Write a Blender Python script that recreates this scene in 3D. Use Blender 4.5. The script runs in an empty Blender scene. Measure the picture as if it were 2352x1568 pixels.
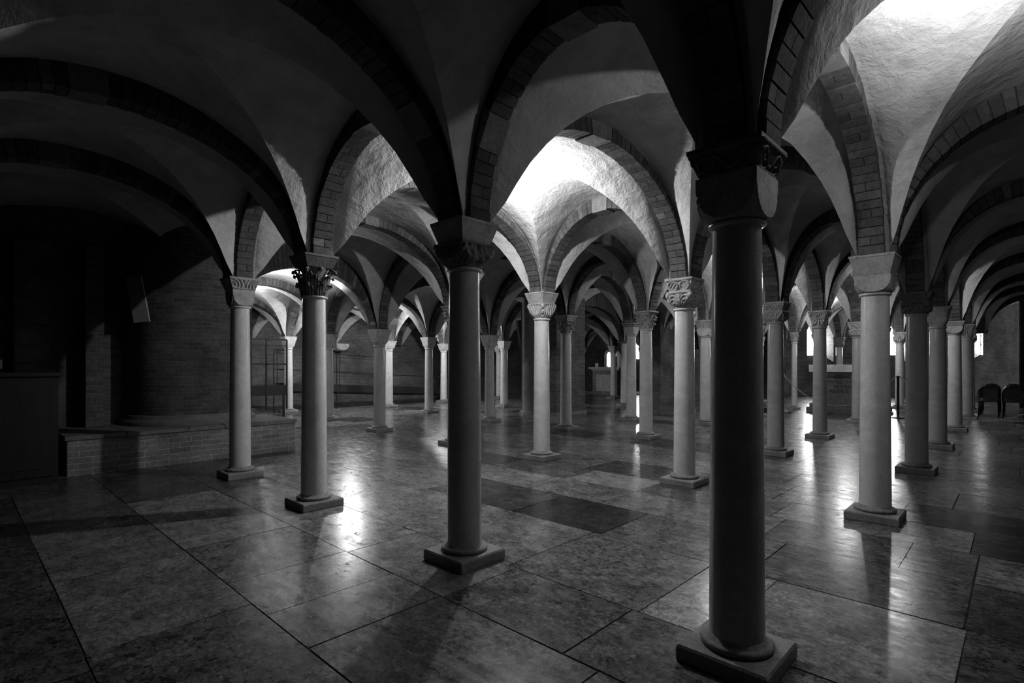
import bpy, math, random
from mathutils import Vector
# ---------------------------------------------------------------------------
# Crypt. World X runs down the length of the hall (v), world Y across it (u).
# Lengths in the tables are in camera heights; S turns them into metres.
# ---------------------------------------------------------------------------
S = 1.5
rnd = random.Random(7)
sc = bpy.context.scene
col = sc.collection
PI = math.pi

# ------------------------------ materials ----------------------------------
def mat(name):
    m = bpy.data.materials.new(name); m.use_nodes = True
    nt = m.node_tree; nt.nodes.clear()
    out = nt.nodes.new('ShaderNodeOutputMaterial')
    b = nt.nodes.new('ShaderNodeBsdfPrincipled')
    nt.links.new(b.outputs[0], out.inputs[0])
    return m, nt, b
def N(nt, t, **kw):
    n = nt.nodes.new(t)
    for k, v in kw.items():
        if k.startswith('i_'):
            key = k[2:].replace('_', ' ')
            n.inputs[key].default_value = v
        else: setattr(n, k, v)
    return n
def L(nt, a, b): nt.links.new(a, b)
def ramp(nt, src, a, b, va, vb):
    r = N(nt, 'ShaderNodeMapRange'); L(nt, src, r.inputs[0])
    for i, x in enumerate((a, b, va, vb)): r.inputs[i+1].default_value = x
    return r.outputs[0]
def math_(nt, op, a, b=None):
    m = N(nt, 'ShaderNodeMath', operation=op)
    for i, x in enumerate((a, b)):
        if x is None: continue
        if isinstance(x, (int, float)): m.inputs[i].default_value = x
        else: L(nt, x, m.inputs[i])
    return m.outputs[0]
def noise(nt, co, scale, detail=4, rough=.55, dist=0):
    n = N(nt, 'ShaderNodeTexNoise'); n.inputs['Scale'].default_value = scale
    n.inputs['Detail'].default_value = detail; n.inputs['Roughness'].default_value = rough
    n.inputs['Distortion'].default_value = dist
    L(nt, co, n.inputs['Vector']); return n.outputs[0]
def grey(nt, val, sock):
    c = N(nt, 'ShaderNodeCombineColor')
    for i in range(3):
        if isinstance(val, (int, float)): c.inputs[i].default_value = val
        else: L(nt, val, c.inputs[i])
    L(nt, c.outputs[0], sock)
def bump(nt, b, h, strength, dist):
    n = N(nt, 'ShaderNodeBump'); n.inputs['Strength'].default_value = strength
    n.inputs['Distance'].default_value = dist
    L(nt, h, n.inputs['Height']); L(nt, n.outputs[0], b.inputs['Normal'])
def gpos(nt): return N(nt, 'ShaderNodeNewGeometry').outputs['Position']
def opos(nt): return N(nt, 'ShaderNodeTexCoord').outputs['Object']

def m_plaster():
    m, nt, b = mat('plaster'); p = gpos(nt)
    n1 = noise(nt, p, 1.3, 5, .6, .3); n2 = noise(nt, p, 26, 6, .7, .1); n3 = noise(nt, p, 5, 6, .6, .25)
    v = math_(nt, 'MULTIPLY', ramp(nt, n1, .3, .7, .40, .60), ramp(nt, n3, .3, .7, .84, 1.12))
    grey(nt, v, b.inputs['Base Color']); b.inputs['Roughness'].default_value = .9
    b.inputs['Specular IOR Level'].default_value = .15
    h = math_(nt, 'ADD', math_(nt, 'MULTIPLY', n3, 1.0), math_(nt, 'MULTIPLY', math_(nt, 'MULTIPLY', n2, .3), ramp(nt, n1, .35, .65, .2, 1)))
    bump(nt, b, h, .62, .06); return m
def m_tonebrick(name='arch_brick'):
    m, nt, b = mat(name); p = gpos(nt)
    at = N(nt, 'ShaderNodeAttribute', attribute_name='tone')
    n1 = noise(nt, p, 22, 6, .7); n2 = noise(nt, p, 3, 3, .6)
    v = math_(nt, 'MULTIPLY', at.outputs['Fac'], ramp(nt, n1, .25, .75, .42, 1.0))
    v = math_(nt, 'MULTIPLY', v, ramp(nt, n2, .3, .7, .75, 1.25))
    grey(nt, v, b.inputs['Base Color']); b.inputs['Roughness'].default_value = .92
    b.inputs['Specular IOR Level'].default_value = .1
    bump(nt, b, n1, .6, .01); return m
def m_wallbrick(name, c1, c2, mortar, sx=.26, sz=.062):
    m, nt, b = mat(name)
    uv = N(nt, 'ShaderNodeUVMap').outputs[0]; p = gpos(nt)
    nz = noise(nt, p, 2.5, 3, .6)
    # courses wander a little
    vm = N(nt, 'ShaderNodeVectorMath', operation='ADD'); cmb = N(nt, 'ShaderNodeCombineXYZ')
    L(nt, ramp(nt, nz, .3, .7, -.012, .012), cmb.inputs[0]); L(nt, ramp(nt, nz, .3, .7, -.008, .008), cmb.inputs[1])
    L(nt, uv, vm.inputs[0]); L(nt, cmb.outputs[0], vm.inputs[1])
    t = N(nt, 'ShaderNodeTexBrick'); t.offset = .5
    for k, x in (('Scale', 1), ('Brick Width', sx), ('Row Height', sz), ('Mortar Size', .006), ('Mortar Smooth', .4), ('Bias', -.1)):
        t.inputs[k].default_value = x
    t.inputs['Color1'].default_value = (c1, c1, c1, 1); t.inputs['Color2'].default_value = (c2, c2, c2, 1)
    t.inputs['Mortar'].default_value = (mortar, mortar, mortar, 1)
    L(nt, vm.outputs[0], t.inputs['Vector'])
    n1 = noise(nt, p, 25, 6, .7); n2 = noise(nt, p, 1.2, 4, .6)
    mul = math_(nt, 'MULTIPLY', ramp(nt, n1, .25, .75, .6, 1.4), ramp(nt, n2, .3, .7, .6, 1.4))
    mx = N(nt, 'ShaderNodeVectorMath', operation='SCALE'); L(nt, t.outputs['Color'], mx.inputs[0]); L(nt, mul, mx.inputs['Scale'])
    L(nt, mx.outputs[0], b.inputs['Base Color']); b.inputs['Roughness'].default_value = .93
    b.inputs['Specular IOR Level'].default_value = .1
    h = math_(nt, 'SUBTRACT', math_(nt, 'MULTIPLY', n1, .5), t.outputs['Fac'])
    bump(nt, b, h, .7, .012); return m
def m_marble(name, base, rough, speck=.25):
    m, nt, b = mat(name); p = opos(nt)
    n1 = noise(nt, p, 85, 6, .8); n2 = noise(nt, p, 4, 6, .6, 1.5); n3 = noise(nt, p, 170, 2, .6)
    v = math_(nt, 'MULTIPLY', ramp(nt, n1, .3, .7, base*(1-speck), base*(1+speck)), ramp(nt, n2, .3, .7, .85, 1.12))
    v = math_(nt, 'MULTIPLY', v, ramp(nt, n3, .3, .4, .8, 1))
    grey(nt, v, b.inputs['Base Color'])
    L(nt, ramp(nt, n2, .3, .7, rough*.8, rough*1.35), b.inputs['Roughness'])
    b.inputs['Specular IOR Level'].default_value = .5
    bump(nt, b, n1, .08, .004); return m
def m_stone(name, base, rough=.8, bs=.5):
    m, nt, b = mat(name); p = opos(nt)
    n1 = noise(nt, p, 38, 6, .7); n2 = noise(nt, p, 7, 4, .6, .5)
    v = math_(nt, 'MULTIPLY', ramp(nt, n1, .25, .75, base*.65, base*1.35), ramp(nt, n2, .3, .7, .75, 1.2))
    grey(nt, v, b.inputs['Base Color']); b.inputs['Roughness'].default_value = rough
    b.inputs['Specular IOR Level'].default_value = .25
    bump(nt, b, math_(nt, 'ADD', n1, n2), bs, .012); return m
def m_floor():
    m, nt, b = mat('floor_marble'); p = gpos(nt)
    tone = N(nt, 'ShaderNodeAttribute', attribute_name='tone').outputs['Fac']
    vein = N(nt, 'ShaderNodeAttribute', attribute_name='vein').outputs['Fac']
    seed = N(nt, 'ShaderNodeAttribute', attribute_name='seed').outputs['Fac']
    cmb = N(nt, 'ShaderNodeCombineXYZ')
    L(nt, math_(nt, 'MULTIPLY', seed, 37.), cmb.inputs[0]); L(nt, math_(nt, 'MULTIPLY', seed, 91.), cmb.inputs[2])
    mp = N(nt, 'ShaderNodeMapping'); mp.inputs['Scale'].default_value = (1.0, .8, 1); L(nt, p, mp.inputs[0])
    vm = N(nt, 'ShaderNodeVectorMath', operation='ADD'); L(nt, mp.outputs[0], vm.inputs[0]); L(nt, cmb.outputs[0], vm.inputs[1])
    q = vm.outputs[0]
    n1 = noise(nt, q, 2.2, 6, .65, .4); n2 = noise(nt, q, 11, 9, .74, .1); n3 = noise(nt, q, 48, 5, .75)
    # thin cracks: distance of a distorted noise from its middle value
    crack = math_(nt, 'ABSOLUTE', math_(nt, 'SUBTRACT', noise(nt, q, 4.5, 9, .68, .35), .5))
    crack = ramp(nt, crack, .0, .018, 1, 0)
    blot = ramp(nt, noise(nt, q, 17, 9, .78, .2), .535, .585, 0, 1)
    k = math_(nt, 'MULTIPLY', ramp(nt, n1, .32, .68, .62, 1.25), ramp(nt, n3, .36, .64, .5, 1.35))
    k = math_(nt, 'MULTIPLY', k, ramp(nt, noise(nt, q, 6, 8, .8, .15), .38, .6, .5, 1.25))
    dark = math_(nt, 'SUBTRACT', 1.0, math_(nt, 'MULTIPLY', vein, math_(nt, 'MULTIPLY', math_(nt, 'MAXIMUM', crack, blot), .8)))
    v = math_(nt, 'MULTIPLY', math_(nt, 'MULTIPLY', math_(nt, 'MULTIPLY', tone, 1.0), k), dark)
    grey(nt, v, b.inputs['Base Color'])
    ms = N(nt, 'ShaderNodeMapping'); ms.inputs['Scale'].default_value = (3.5, 1.2, 1); L(nt, p, ms.inputs[0])
    wear = noise(nt, ms.outputs[0], 3.2, 5, .7, .4)
    pits = ramp(nt, n2, .6, .68, 0, 1)
    r = math_(nt, 'ADD', ramp(nt, wear, .3, .7, .15, .34), math_(nt, 'MULTIPLY', pits, .3))
    L(nt, r, b.inputs['Roughness']); b.inputs['Specular IOR Level'].default_value = .3
    h = math_(nt, 'SUBTRACT', math_(nt, 'MULTIPLY', n1, .5), math_(nt, 'MULTIPLY', pits, .14))
    h = math_(nt, 'ADD', h, math_(nt, 'MULTIPLY', noise(nt, p, 1.1, 2, .5), 1.4))
    bump(nt, b, h, .35, .012); return m
def m_flat(name, v, rough=.6, metal=0, spec=.5):
    m, nt, b = mat(name); b.inputs['Roughness'].default_value = rough
    n1 = noise(nt, opos(nt), 30, 4, .6)
    grey(nt, ramp(nt, n1, .2, .8, v*.8, v*1.2), b.inputs['Base Color'])
    b.inputs['Metallic'].default_value = metal; b.inputs['Specular IOR Level'].default_value = spec; return m
def m_emit(name, s, pattern=None):
    m, nt, b = mat(name); b.inputs['Base Color'].default_value = (.8, .8, .8, 1)
    b.inputs['Emission Color'].default_value = (1, 1, 1, 1)
    if pattern:
        vo = N(nt, 'ShaderNodeTexVoronoi'); vo.feature = 'DISTANCE_TO_EDGE'; vo.inputs['Scale'].default_value = pattern
        L(nt, N(nt, 'ShaderNodeUVMap').outputs[0], vo.inputs['Vector'])
        L(nt, ramp(nt, vo.outputs['Distance'], .08, .1, 0, s), b.inputs['Emission Strength'])
    else: b.inputs['Emission Strength'].default_value = s
    return m
def m_wood():
    m, nt, b = mat('dark_wood'); p = opos(nt)
    mp = N(nt, 'ShaderNodeMapping'); mp.inputs['Scale'].default_value = (8, 8, .7); L(nt, p, mp.inputs[0])
    n1 = noise(nt, mp.outputs[0], 6, 5, .6, .6)
    grey(nt, ramp(nt, n1, .3, .7, .008, .022), b.inputs['Base Color']); b.inputs['Roughness'].default_value = .5
    bump(nt, b, n1, .2, .003); return m

M = dict(plaster=m_plaster(), arch=m_tonebrick(), keystone=m_stone('pale_keystone', .2, .85),
  wall=m_wallbrick('wall_brick', .10, .15, .19), wallcap=m_wallbrick('pier_brick', .09, .15, .18),
  bench=m_wallbrick('bench_brick', .20, .30, .5, .30, .08),
  shaft=m_marble('shaft_marble', .68, .15), shaft2=m_marble('shaft_grey_marble', .46, .16, .3),
  shaftd=m_marble('shaft_dark_marble', .20, .24, .3), cap=m_stone('capital_stone', .40, .75, .35),
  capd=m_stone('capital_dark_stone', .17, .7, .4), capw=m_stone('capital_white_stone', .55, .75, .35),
  plinth=m_stone('plinth_stone', .26, .55), floor=m_floor(), grout=m_flat('grout', .03, .95),
  rough=m_stone('rough_stone', .22, .9, .9), steel=m_flat('black_steel', .012, .5), wood=m_wood(),
  chain=m_flat('chain_metal', .3, .4, .6), altar=m_stone('altar_stone', .13, .7, .3),
  mensa=m_stone('mensa_stone', .6, .6, .2), letter=m_flat('letter_paint', .02, .8), cloth=m_flat('white_card', .85, .8),
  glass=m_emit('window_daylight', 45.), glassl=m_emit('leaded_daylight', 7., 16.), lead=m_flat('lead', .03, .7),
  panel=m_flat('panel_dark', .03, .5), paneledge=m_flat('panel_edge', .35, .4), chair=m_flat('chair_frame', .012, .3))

# ------------------------------ mesh builder -------------------------------
class MB:
    def __init__(s): s.v = []; s.f = []; s.uv = []; s.mi = []; s.sm = []; s.tone = []; s.at = {}
    def add(s, vs, fs, uvs=None, mi=0, smooth=False, tone=.2):
        o = len(s.v); s.v += [tuple(p) for p in vs]
        for k, f in enumerate(fs):
            s.f.append([o+i for i in f]); s.uv.append(uvs[k] if uvs else [(0, 0)]*len(f))
            s.mi.append(mi); s.sm.append(smooth); s.tone.append(tone)
    def box(s, lo, hi, mi=0, tone=.2, top=None):
        """axis box; top=(dx,dy) shrinks the top; uv in metres per face"""
        (x0, y0, z0), (x1, y1, z1) = lo, hi
        tx, ty = top or (0, 0)
        v = [(x0, y0, z0), (x1, y0, z0), (x1, y1, z0), (x0, y1, z0),
             (x0+tx, y0+ty, z1), (x1-tx, y0+ty, z1), (x1-tx, y1-ty, z1), (x0+tx, y1-ty, z1)]
        fs = [(0, 3, 2, 1), (4, 5, 6, 7), (0, 1, 5, 4), (1, 2, 6, 5), (2, 3, 7, 6), (3, 0, 4, 7)]
        ax = ['xy', 'xy', 'xz', 'yz', 'xz', 'yz']
        d = {'x': 0, 'y': 1, 'z': 2}
        uvs = [[(v[i][d[a[0]]], v[i][d[a[1]]]) for i in f] for f, a in zip(fs, ax)]
        s.add(v, fs, uvs, mi, False, tone)
    def lathe(s, prof, n=32, c=(0, 0), mi=0, smooth=True, a0=0, a1=2*PI, tone=.2, uvr=None, square=None):
        full = abs(a1-a0-2*PI) < 1e-6; m = n if full else n+1
        vs = []
        for (r, z) in prof:
            for k in range(m):
                a = a0+(a1-a0)*k/n; vs.append((c[0]+r*math.cos(a), c[1]+r*math.sin(a), z))
        fs = []; uvs = []
        for i in range(len(prof)-1):
            for k in range(n):
                k2 = (k+1) % m
                fs.append((i*m+k, i*m+k2, (i+1)*m+k2, (i+1)*m+k))
                rr = uvr or prof[i][0]; ua = (a0+(a1-a0)*k/n)*rr; ub = (a0+(a1-a0)*(k+1)/n)*rr
                uvs.append([(ua, prof[i][1]), (ub, prof[i][1]), (ub, prof[i+1][1]), (ua, prof[i+1][1])])
        s.add(vs, fs, uvs, mi, smooth, tone)
    def disc(s, r, z, n=32, c=(0, 0), mi=0, up=True):
        vs = [(c[0]+r*math.cos(2*PI*k/n), c[1]+r*math.sin(2*PI*k/n), z) for k in range(n)]
        s.add(vs, [tuple(range(n)) if up else tuple(reversed(range(n)))], None, mi)
    def tube(s, pts, r, n=8, mi=0, closed=False):
        pts = [Vector(p) for p in pts]; rings = []
        for i, p in enumerate(pts):
            a = pts[i-1] if (i or closed) else p; b = pts[(i+1) % len(pts)] if (i < len(pts)-1 or closed) else p
            d = (b-a).normalized(); up = Vector((0, 0, 1)) if abs(d.z) < .95 else Vector((1, 0, 0))
            x = d.cross(up).normalized(); y = x.cross(d)
            rings.append([p+(x*math.cos(2*PI*k/n)+y*math.sin(2*PI*k/n))*r for k in range(n)])
        vs = [q for ring in rings for q in ring]; fs = []
        R = len(pts)
        for i in range(R if closed else R-1):
            j = (i+1) % R
            for k in range(n): fs.append((i*n+k, i*n+(k+1) % n, j*n+(k+1) % n, j*n+k))
        if not closed: fs += [tuple(reversed(range(n))), tuple((R-1)*n+k for k in range(n))]
        s.add(vs, fs, None, mi, True)
    def bar(s, a, b, w, h, mi=0):
        """rectangular bar from a to b, w across, h vertical"""
        a = Vector(a); b = Vector(b); d = (b-a).normalized()
        up = Vector((0, 0, 1)) if abs(d.z) < .9 else Vector((1, 0, 0))
        x = d.cross(up).normalized()*w/2; y = x.normalized().cross(d)*h/2
        v = [a-x-y, a+x-y, a+x+y, a-x+y, b-x-y, b+x-y, b+x+y, b-x+y]
        s.add(v, [(3, 2, 1, 0), (4, 5, 6, 7), (0, 1, 5, 4), (1, 2, 6, 5), (2, 3, 7, 6), (3, 0, 4, 7)], None, mi)
    def build(s, name, mats, parent=None, loc=None, sharp=None):
        me = bpy.data.meshes.new(name); me.from_pydata(s.v, [], s.f)
        uvl = me.uv_layers.new(name='UVMap'); i = 0
        flat = [c for f in s.uv for p in f for c in p]; uvl.data.foreach_set('uv', flat)
        me.polygons.foreach_set('material_index', s.mi); me.polygons.foreach_set('use_smooth', s.sm)
        a = me.attributes.new('tone', 'FLOAT', 'FACE'); a.data.foreach_set('value', s.tone)
        for k, vals in s.at.items():
            a = me.attributes.new(k, 'FLOAT', 'FACE'); a.data.foreach_set('value', vals)
        for m in (mats if isinstance(mats, (list, tuple)) else [mats]): me.materials.append(m)
        if sharp:
            sh = me.attributes.new('sharp_edge', 'BOOLEAN', 'EDGE')
            vals = [tuple(sorted(e.vertices)) in sharp for e in me.edges]; sh.data.foreach_set('value', vals)
        me.update()
        o = bpy.data.objects.new(name, me); col.objects.link(o)
        if parent: o.parent = parent
        if loc: o.location = loc
        return o
def tag(o, label=None, cat=None, group=None, kind=None):
    if label: o['label'] = label
    if cat: o['category'] = cat
    if group: o['group'] = group
    if kind: o['kind'] = kind
    return o
def empty(name, loc, rz=0):
    o = bpy.data.objects.new(name, None); col.objects.link(o); o.location = loc; o.rotation_euler = (0, 0, rz)
    o.empty_display_size = .1; return o
def copy_tree(o, parent=None):
    c = o.copy(); col.objects.link(c)
    if parent: c.parent = parent
    for ch in list(o.children): copy_tree(ch, c)
    return c

# ------------------------------ the grid -----------------------------------
UJ = {-2: -2.7, -1: -.95, 0: .70, 1: 2.03, 2: 3.66, 3: 5.05, 4: 6.87, 5: 8.8, 6: 10.9, 7: 13.0}
VI = {-2: -2.8, -1: -.5, 0: 1.80, 1: 4.24, 2: 6.42, 3: 8.3, 4: 10.55, 5: 12.82, 6: 14.8, 7: 16.7}
VS = {0: 2.4, 1: 4.75, 2: 6.85, 3: 8.87, 4: 10.9, 5: 12.9, 6: 14.9, 7: 16.7}      # side aisle rows
FIT = {(0,0):(.70,1.84),(0,1):(2.07,1.82),(0,2):(3.63,1.78),(0,3):(5.06,1.79),(1,0):(.69,4.14),(1,1):(2.05,4.25),
 (1,2):(3.68,4.32),(1,3):(5.12,4.34),(1,4):(6.94,4.42),(1,5):(8.94,4.65),(1,6):(11.05,4.86),(2,0):(.71,6.20),(2,1):(1.98,6.32),
 (2,2):(3.68,6.49),(2,3):(5.06,6.51),(2,4):(6.76,6.53),(2,5):(8.81,6.78),(2,6):(10.63,7.03),(3,0):(.73,8.16),
 (3,1):(1.99,8.16),(3,2):(3.79,8.61),(3,3):(5.0,8.31),(3,4):(6.91,8.47),(3,5):(8.70,8.87),(4,0):(.73,10.41),
 (4,1):(2.04,10.73),(4,4):(6.87,11.1),(5,0):(.73,12.78),(5,1):(2.0,12.8),(5,2):(3.64,12.86),(5,5):(8.6,13.3),(6,5):(8.9,15.5),
 (6,0):(.80,14.8),(6,1):(2.0,14.8),(7,1):(2.0,16.7),(7,2):(3.6,16.7),(0,4):(6.93,2.2),(6,4):(6.8,14.8),(5,4):(6.8,12.7)}
TOP = {(0,0):1.716,(0,1):1.716,(0,2):1.76,(0,3):1.76,(1,0):1.695,(1,1):1.71,(1,2):1.75,(2,0):1.66,(2,1):1.68,
 (2,2):1.71,(2,3):1.74,(3,0):1.68,(4,0):1.64,(3,1):1.72,(1,4):1.515,(2,4):1.505,(2,5):1.545,(1,6):1.57}
def node(i, j):
    if (i, j) in FIT: u, v = FIT[(i, j)]
    else: u = UJ[j]; v = (VS if j >= 5 and i in VS else VI)[i]
    t = TOP.get((i, j), 1.72 if j <= 3 else 1.53)
    return u, v, t
WEBC = 2.58; RIBC = 2.45; WEBS = 2.40; RIBS = 2.27
HASBAY = lambda i, j: (-2 <= i <= 6 and -2 <= j <= 3) or (0 <= i <= 6 and 4 <= j <= 6)

# --- vault webs ---
def wnoise(x, y, z):
    return (math.sin(x*5.1+y*3.3)+math.sin(y*6.7-x*2.9+1.3)+math.sin((x+y)*9.2+z*4))/3
def web(i, j):
    P = {(a, b): node(i+a, j+b) for a in (0, 1) for b in (0, 1)}
    if j == 3 and i < 0: P[(0, 1)] = (7.0, P[(0, 1)][1], 1.6); P[(1, 1)] = (7.0 if i+1 < 0 else P[(1,1)][0], P[(1, 1)][1], 1.6)
    zc = WEBC if j <= 3 else WEBS
    n = 26
    du = 2*.088/abs(P[(0, 1)][0]-P[(0, 0)][0]); dv = 2*.088/abs(P[(1, 0)][1]-P[(0, 0)][1])
    th = [PI*k/n for k in range(n+1)]
    def samples(d): return [0]+[(1-(1-d)*math.cos(t))/2 for t in th]+[1]
    A = samples(dv); B = samples(du); F = [0]+[math.sin(t) for t in th]+[0]
    m = MB(); vs = []; K = n+3
    for a in range(K):
        for b in range(K):
            s, t = A[a], B[b]
            w = [(1-s)*(1-t), s*(1-t), (1-s)*t, s*t]
            q = [P[(0, 0)], P[(1, 0)], P[(0, 1)], P[(1, 1)]]
            u, v, z0 = (sum(w[k]*q[k][c] for k in range(4)) for c in range(3))
            f = max(F[a], F[b])
            lo = max(0, min(F[a], F[b])); f = max(0, f)
            if f > 0: f -= .38*(1-f)*(lo/f)**1.5*min(1, f/.4)      # arris hangs low near the column
            z = z0+(zc-z0)*f
            z += .012*wnoise(u, v, z)*f
            vs.append((v*S, u*S, z*S))
    fs = []; sharp = set()
    for a in range(K-1):
        for b in range(K-1):
            i0, i1, i2, i3 = a*K+b, (a+1)*K+b, (a+1)*K+b+1, a*K+b+1
            if a == b: fs += [(i0, i2, i1), (i0, i3, i2)]; sharp.add((i0, i2))
            elif a+b == K-2: fs += [(i0, i3, i1), (i1, i3, i2)]; sharp.add(tuple(sorted((i1, i3))))
            else: fs.append((i0, i3, i2, i1))
    m.add(vs, fs, None, 0, True)
    return tag(m.build('ceiling', M['plaster'], sharp=sharp), kind='structure')
for i in range(-2, 7):
    for j in range(-2, 7):
        if HASBAY(i, j): web(i, j)

# --- brick ribs ---
FILE = {-2:'south wall', -1:'outer right file', 0:'right file', 1:'centre right file', 2:'centre left file', 3:'left file', 4:'pier file', 5:'inner aisle file', 6:'outer aisle file', 7:'north wall'}
ROW = {-2:'back wall', -1:'row behind viewer', 0:'first row', 1:'second row', 2:'third row', 3:'fourth row', 4:'fifth row', 5:'sixth row', 6:'seventh row', 7:'apse row'}
PITCH = .084
def rib(p, q, zc, zw, label, keys=(), w=.135, group='brick vault arches between the columns'):
    """p, q = (u, v, t) of the two columns"""
    P = Vector((p[1], p[0]))*S; Q = Vector((q[1], q[0]))*S; Ln = (Q-P).length; d = (Q-P)/Ln; nrm = Vector((-d.y, d.x))
    e = .118*S; tp, tq = p[2]*S, q[2]*S; zc *= S; zw *= S; hw = w*S/2
    def pt(th, outer, off):
        a = Ln/2-(.03*S if outer else e); x = Ln/2-a*math.cos(th)
        z0 = tp+(tq-tp)*x/Ln; zz = z0+((zw if outer else zc)-z0)*math.sin(th)
        xy = P+d*x+nrm*off; return Vector((xy.x, xy.y, zz)), x
    # arc-length table of the intrados
    T = [PI*k/160 for k in range(161)]; pts = [pt(t, False, 0)[0] for t in T]; acc = [0]
    for k in range(160): acc.append(acc[-1]+(pts[k+1]-pts[k]).length)
    tot = acc[-1]; nb = max(8, round(tot/PITCH))
    def theta(s):
        s = min(max(s, 0), tot); k = 0
        lo, hi = 0, 160
        while hi-lo > 1:
            mid = (lo+hi)//2
            if acc[mid] <= s: lo = mid
            else: hi = mid
        return T[lo]+(T[hi]-T[lo])*((s-acc[lo])/max(1e-9, acc[hi]-acc[lo]))
    m = MB(); r = random.Random(hash((round(p[0]*100), round(p[1]*100), round(q[0]*100), round(q[1]*100))) & 0xffff)
    # mortar core
    core = []; n = 40
    for k in range(n+1):
        t = PI*k/n
        for off in (-hw+.006, hw-.006):
            a, _ = pt(t, False, off); b, _ = pt(t, True, off)
            dd = (b-a).normalized()
            core += [a+dd*.007, b]
    fs = []
    for k in range(n):
        o = k*4
        fs += [(o, o+4, o+6, o+2), (o, o+1, o+5, o+4), (o+2, o+6, o+7, o+3)]
    m.add(core, fs, None, 0, False, .07)
    fe = [(0, 2, 3, 1)]
    cuts = [tot*k/nb for k in range(nb+1)]
    keyspans = []
    for kk in keys:
        c = int(kk*nb); keyspans.append((c-1, c+1))
    for k in range(nb):
        if any(a <= k <= b for a, b in keyspans): continue
        s0 = cuts[k]+.004+r.uniform(0, .002); s1 = cuts[k+1]-.004-r.uniform(0, .002)
        t0, t1 = theta(s0), theta(s1)
        dz = r.uniform(-.003, .004); w0 = hw+r.uniform(-.004, .004); w1 = -hw+r.uniform(-.004, .004)
        halves = [(w1, w0)]
        if k % 3 == 1: mid = r.uniform(-.02, .02); halves = [(w1, mid-.003), (mid+.003, w0)]
        for (oa, ob) in halves:
            v = []
            for t in (t0, t1):
                for off in (oa, ob):
                    a, _ = pt(t, False, off); b, _ = pt(t, True, off); dd = (b-a).normalized()
                    v += [a+dd*dz, b]
            tone = r.choice((.11, .125, .135, .145, .16))*r.uniform(.92, 1.08)
            if r.random() < .03: tone = .24
            m.add(v, [(0, 4, 6, 2), (0, 1, 5, 4), (2, 6, 7, 3), (0, 2, 3, 1), (4, 5, 7, 6)], None, 0, False, tone)
    o = m.build('brick_arch', M['arch'])
    tag(o, label, 'arch', group)
    for (c0, c1) in keyspans:
        mk = MB(); s0 = cuts[max(c0, 0)]+.003; s1 = cuts[min(c1+1, nb)]-.003; v = []
        t0, t1 = theta(s0), theta(s1)
        for t in (t0, t1):
            for off in (-hw-.006, hw+.006):
                a, _ = pt(t, False, off); b, _ = pt(t, True, off); dd = (b-a).normalized()
                v += [a-dd*.012, b]
        mk.add(v, [(0, 4, 6, 2), (0, 1, 5, 4), (2, 6, 7, 3), (0, 2, 3, 1), (4, 5, 7, 6)])
        ks = mk.build('keystone', M['keystone'], o); ks['label'] = 'pale stone block set into the bricks'
    return o
kr = random.Random(3)
for i in range(-2, 8):
    for j in range(-2, 8):
        # across (u) arch (i,j)-(i,j+1)
        if HASBAY(i, j) or HASBAY(i-1, j):
            p, q = node(i, j), node(i, j+1)
            if i < 0 and j == 3: q = (7.0, q[1], 1.6)
            side = j >= 4
            keys = (.5,) if (i, j) in ((0, 0), (1, 1)) else ((.22, .5) if kr.random() < .4 else ((.8,) if kr.random() < .4 else ()))
            if (i, j) == (0, 0): keys = (.5, .8)
            rib(p, q, RIBS if side else RIBC, (WEBS if side else WEBC)+.02,
                'brick arch across, %s to %s, %s' % (FILE[j], FILE[j+1], ROW[i]), keys)
        # along (v) arch (i,j)-(i+1,j)
        if (HASBAY(i, j) or HASBAY(i, j-1)):
            if j == 4 and i < 0: continue
            p, q = node(i, j), node(i+1, j)
            side = j >= 4
            keys = (.46,) if (i, j) in ((-1, 2), (-1, 3), (0, 1)) else ((.5,) if kr.random() < .5 else ())
            if (i, j) == (-1, 1): keys = (.82,)
            rib(p, q, RIBS if side else RIBC+(.04 if i == 0 else 0), (WEBC if j == 4 else (WEBS if side else WEBC))+.02,
                'brick arch along the %s, %s to %s' % (FILE[j], ROW[i], ROW[i+1]), keys)

# ------------------------------ columns ------------------------------------
def relief(kind, x, y, ph=0.):
    """carved pattern, x in -1..1 across the face, y in 0..1 up; about -1..1"""
    if y < .08 or y > .9: return .7
    if kind == 'roundel':
        best = -.6
        for cx in (-.48, .48):
            dx, dy = (x-cx)/.42, (y-.48)/.38; r = math.hypot(dx, dy)
            ring = math.exp(-((r-.92)/.13)**2)*1.5-.6
            fan = -.6
            if r < .75: fan = .5*math.sin(dx*9+dy*(7 if cx > 0 else -7))*.9
            best = max(best, ring, fan)
        return best
    if kind == 'scroll':
        a = .35*math.sin(x*6.2+ph)
        v = math.exp(-((y-.5-a*.8)/.09)**2)*1.6
        r = math.hypot((abs(x)-.5)*1.8, (y-.5)*1.6); sp = math.sin(r*14+math.atan2(y-.5, abs(x)-.5)*1.0)
        return max(v-.6, sp*.7 if r < .75 else -.6)
    if kind == 'leafy':
        return .6*math.sin(9*x+3*math.sin(7*y+ph))*math.cos(5*y+2*math.sin(6*x))+.35*math.sin(21*x*y+4*x)
    if kind == 'fan':
        r = math.hypot((abs(x)-.45)*1.7, (y-.25)*1.3)
        return math.sin(r*22)*.8 if r < .8 else .3*math.sin(16*x+10*y)
    if kind == 'stripes':
        r = math.hypot(abs(x)-.95, y-.4); return math.sin(r*26)*.7
    return 0
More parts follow.
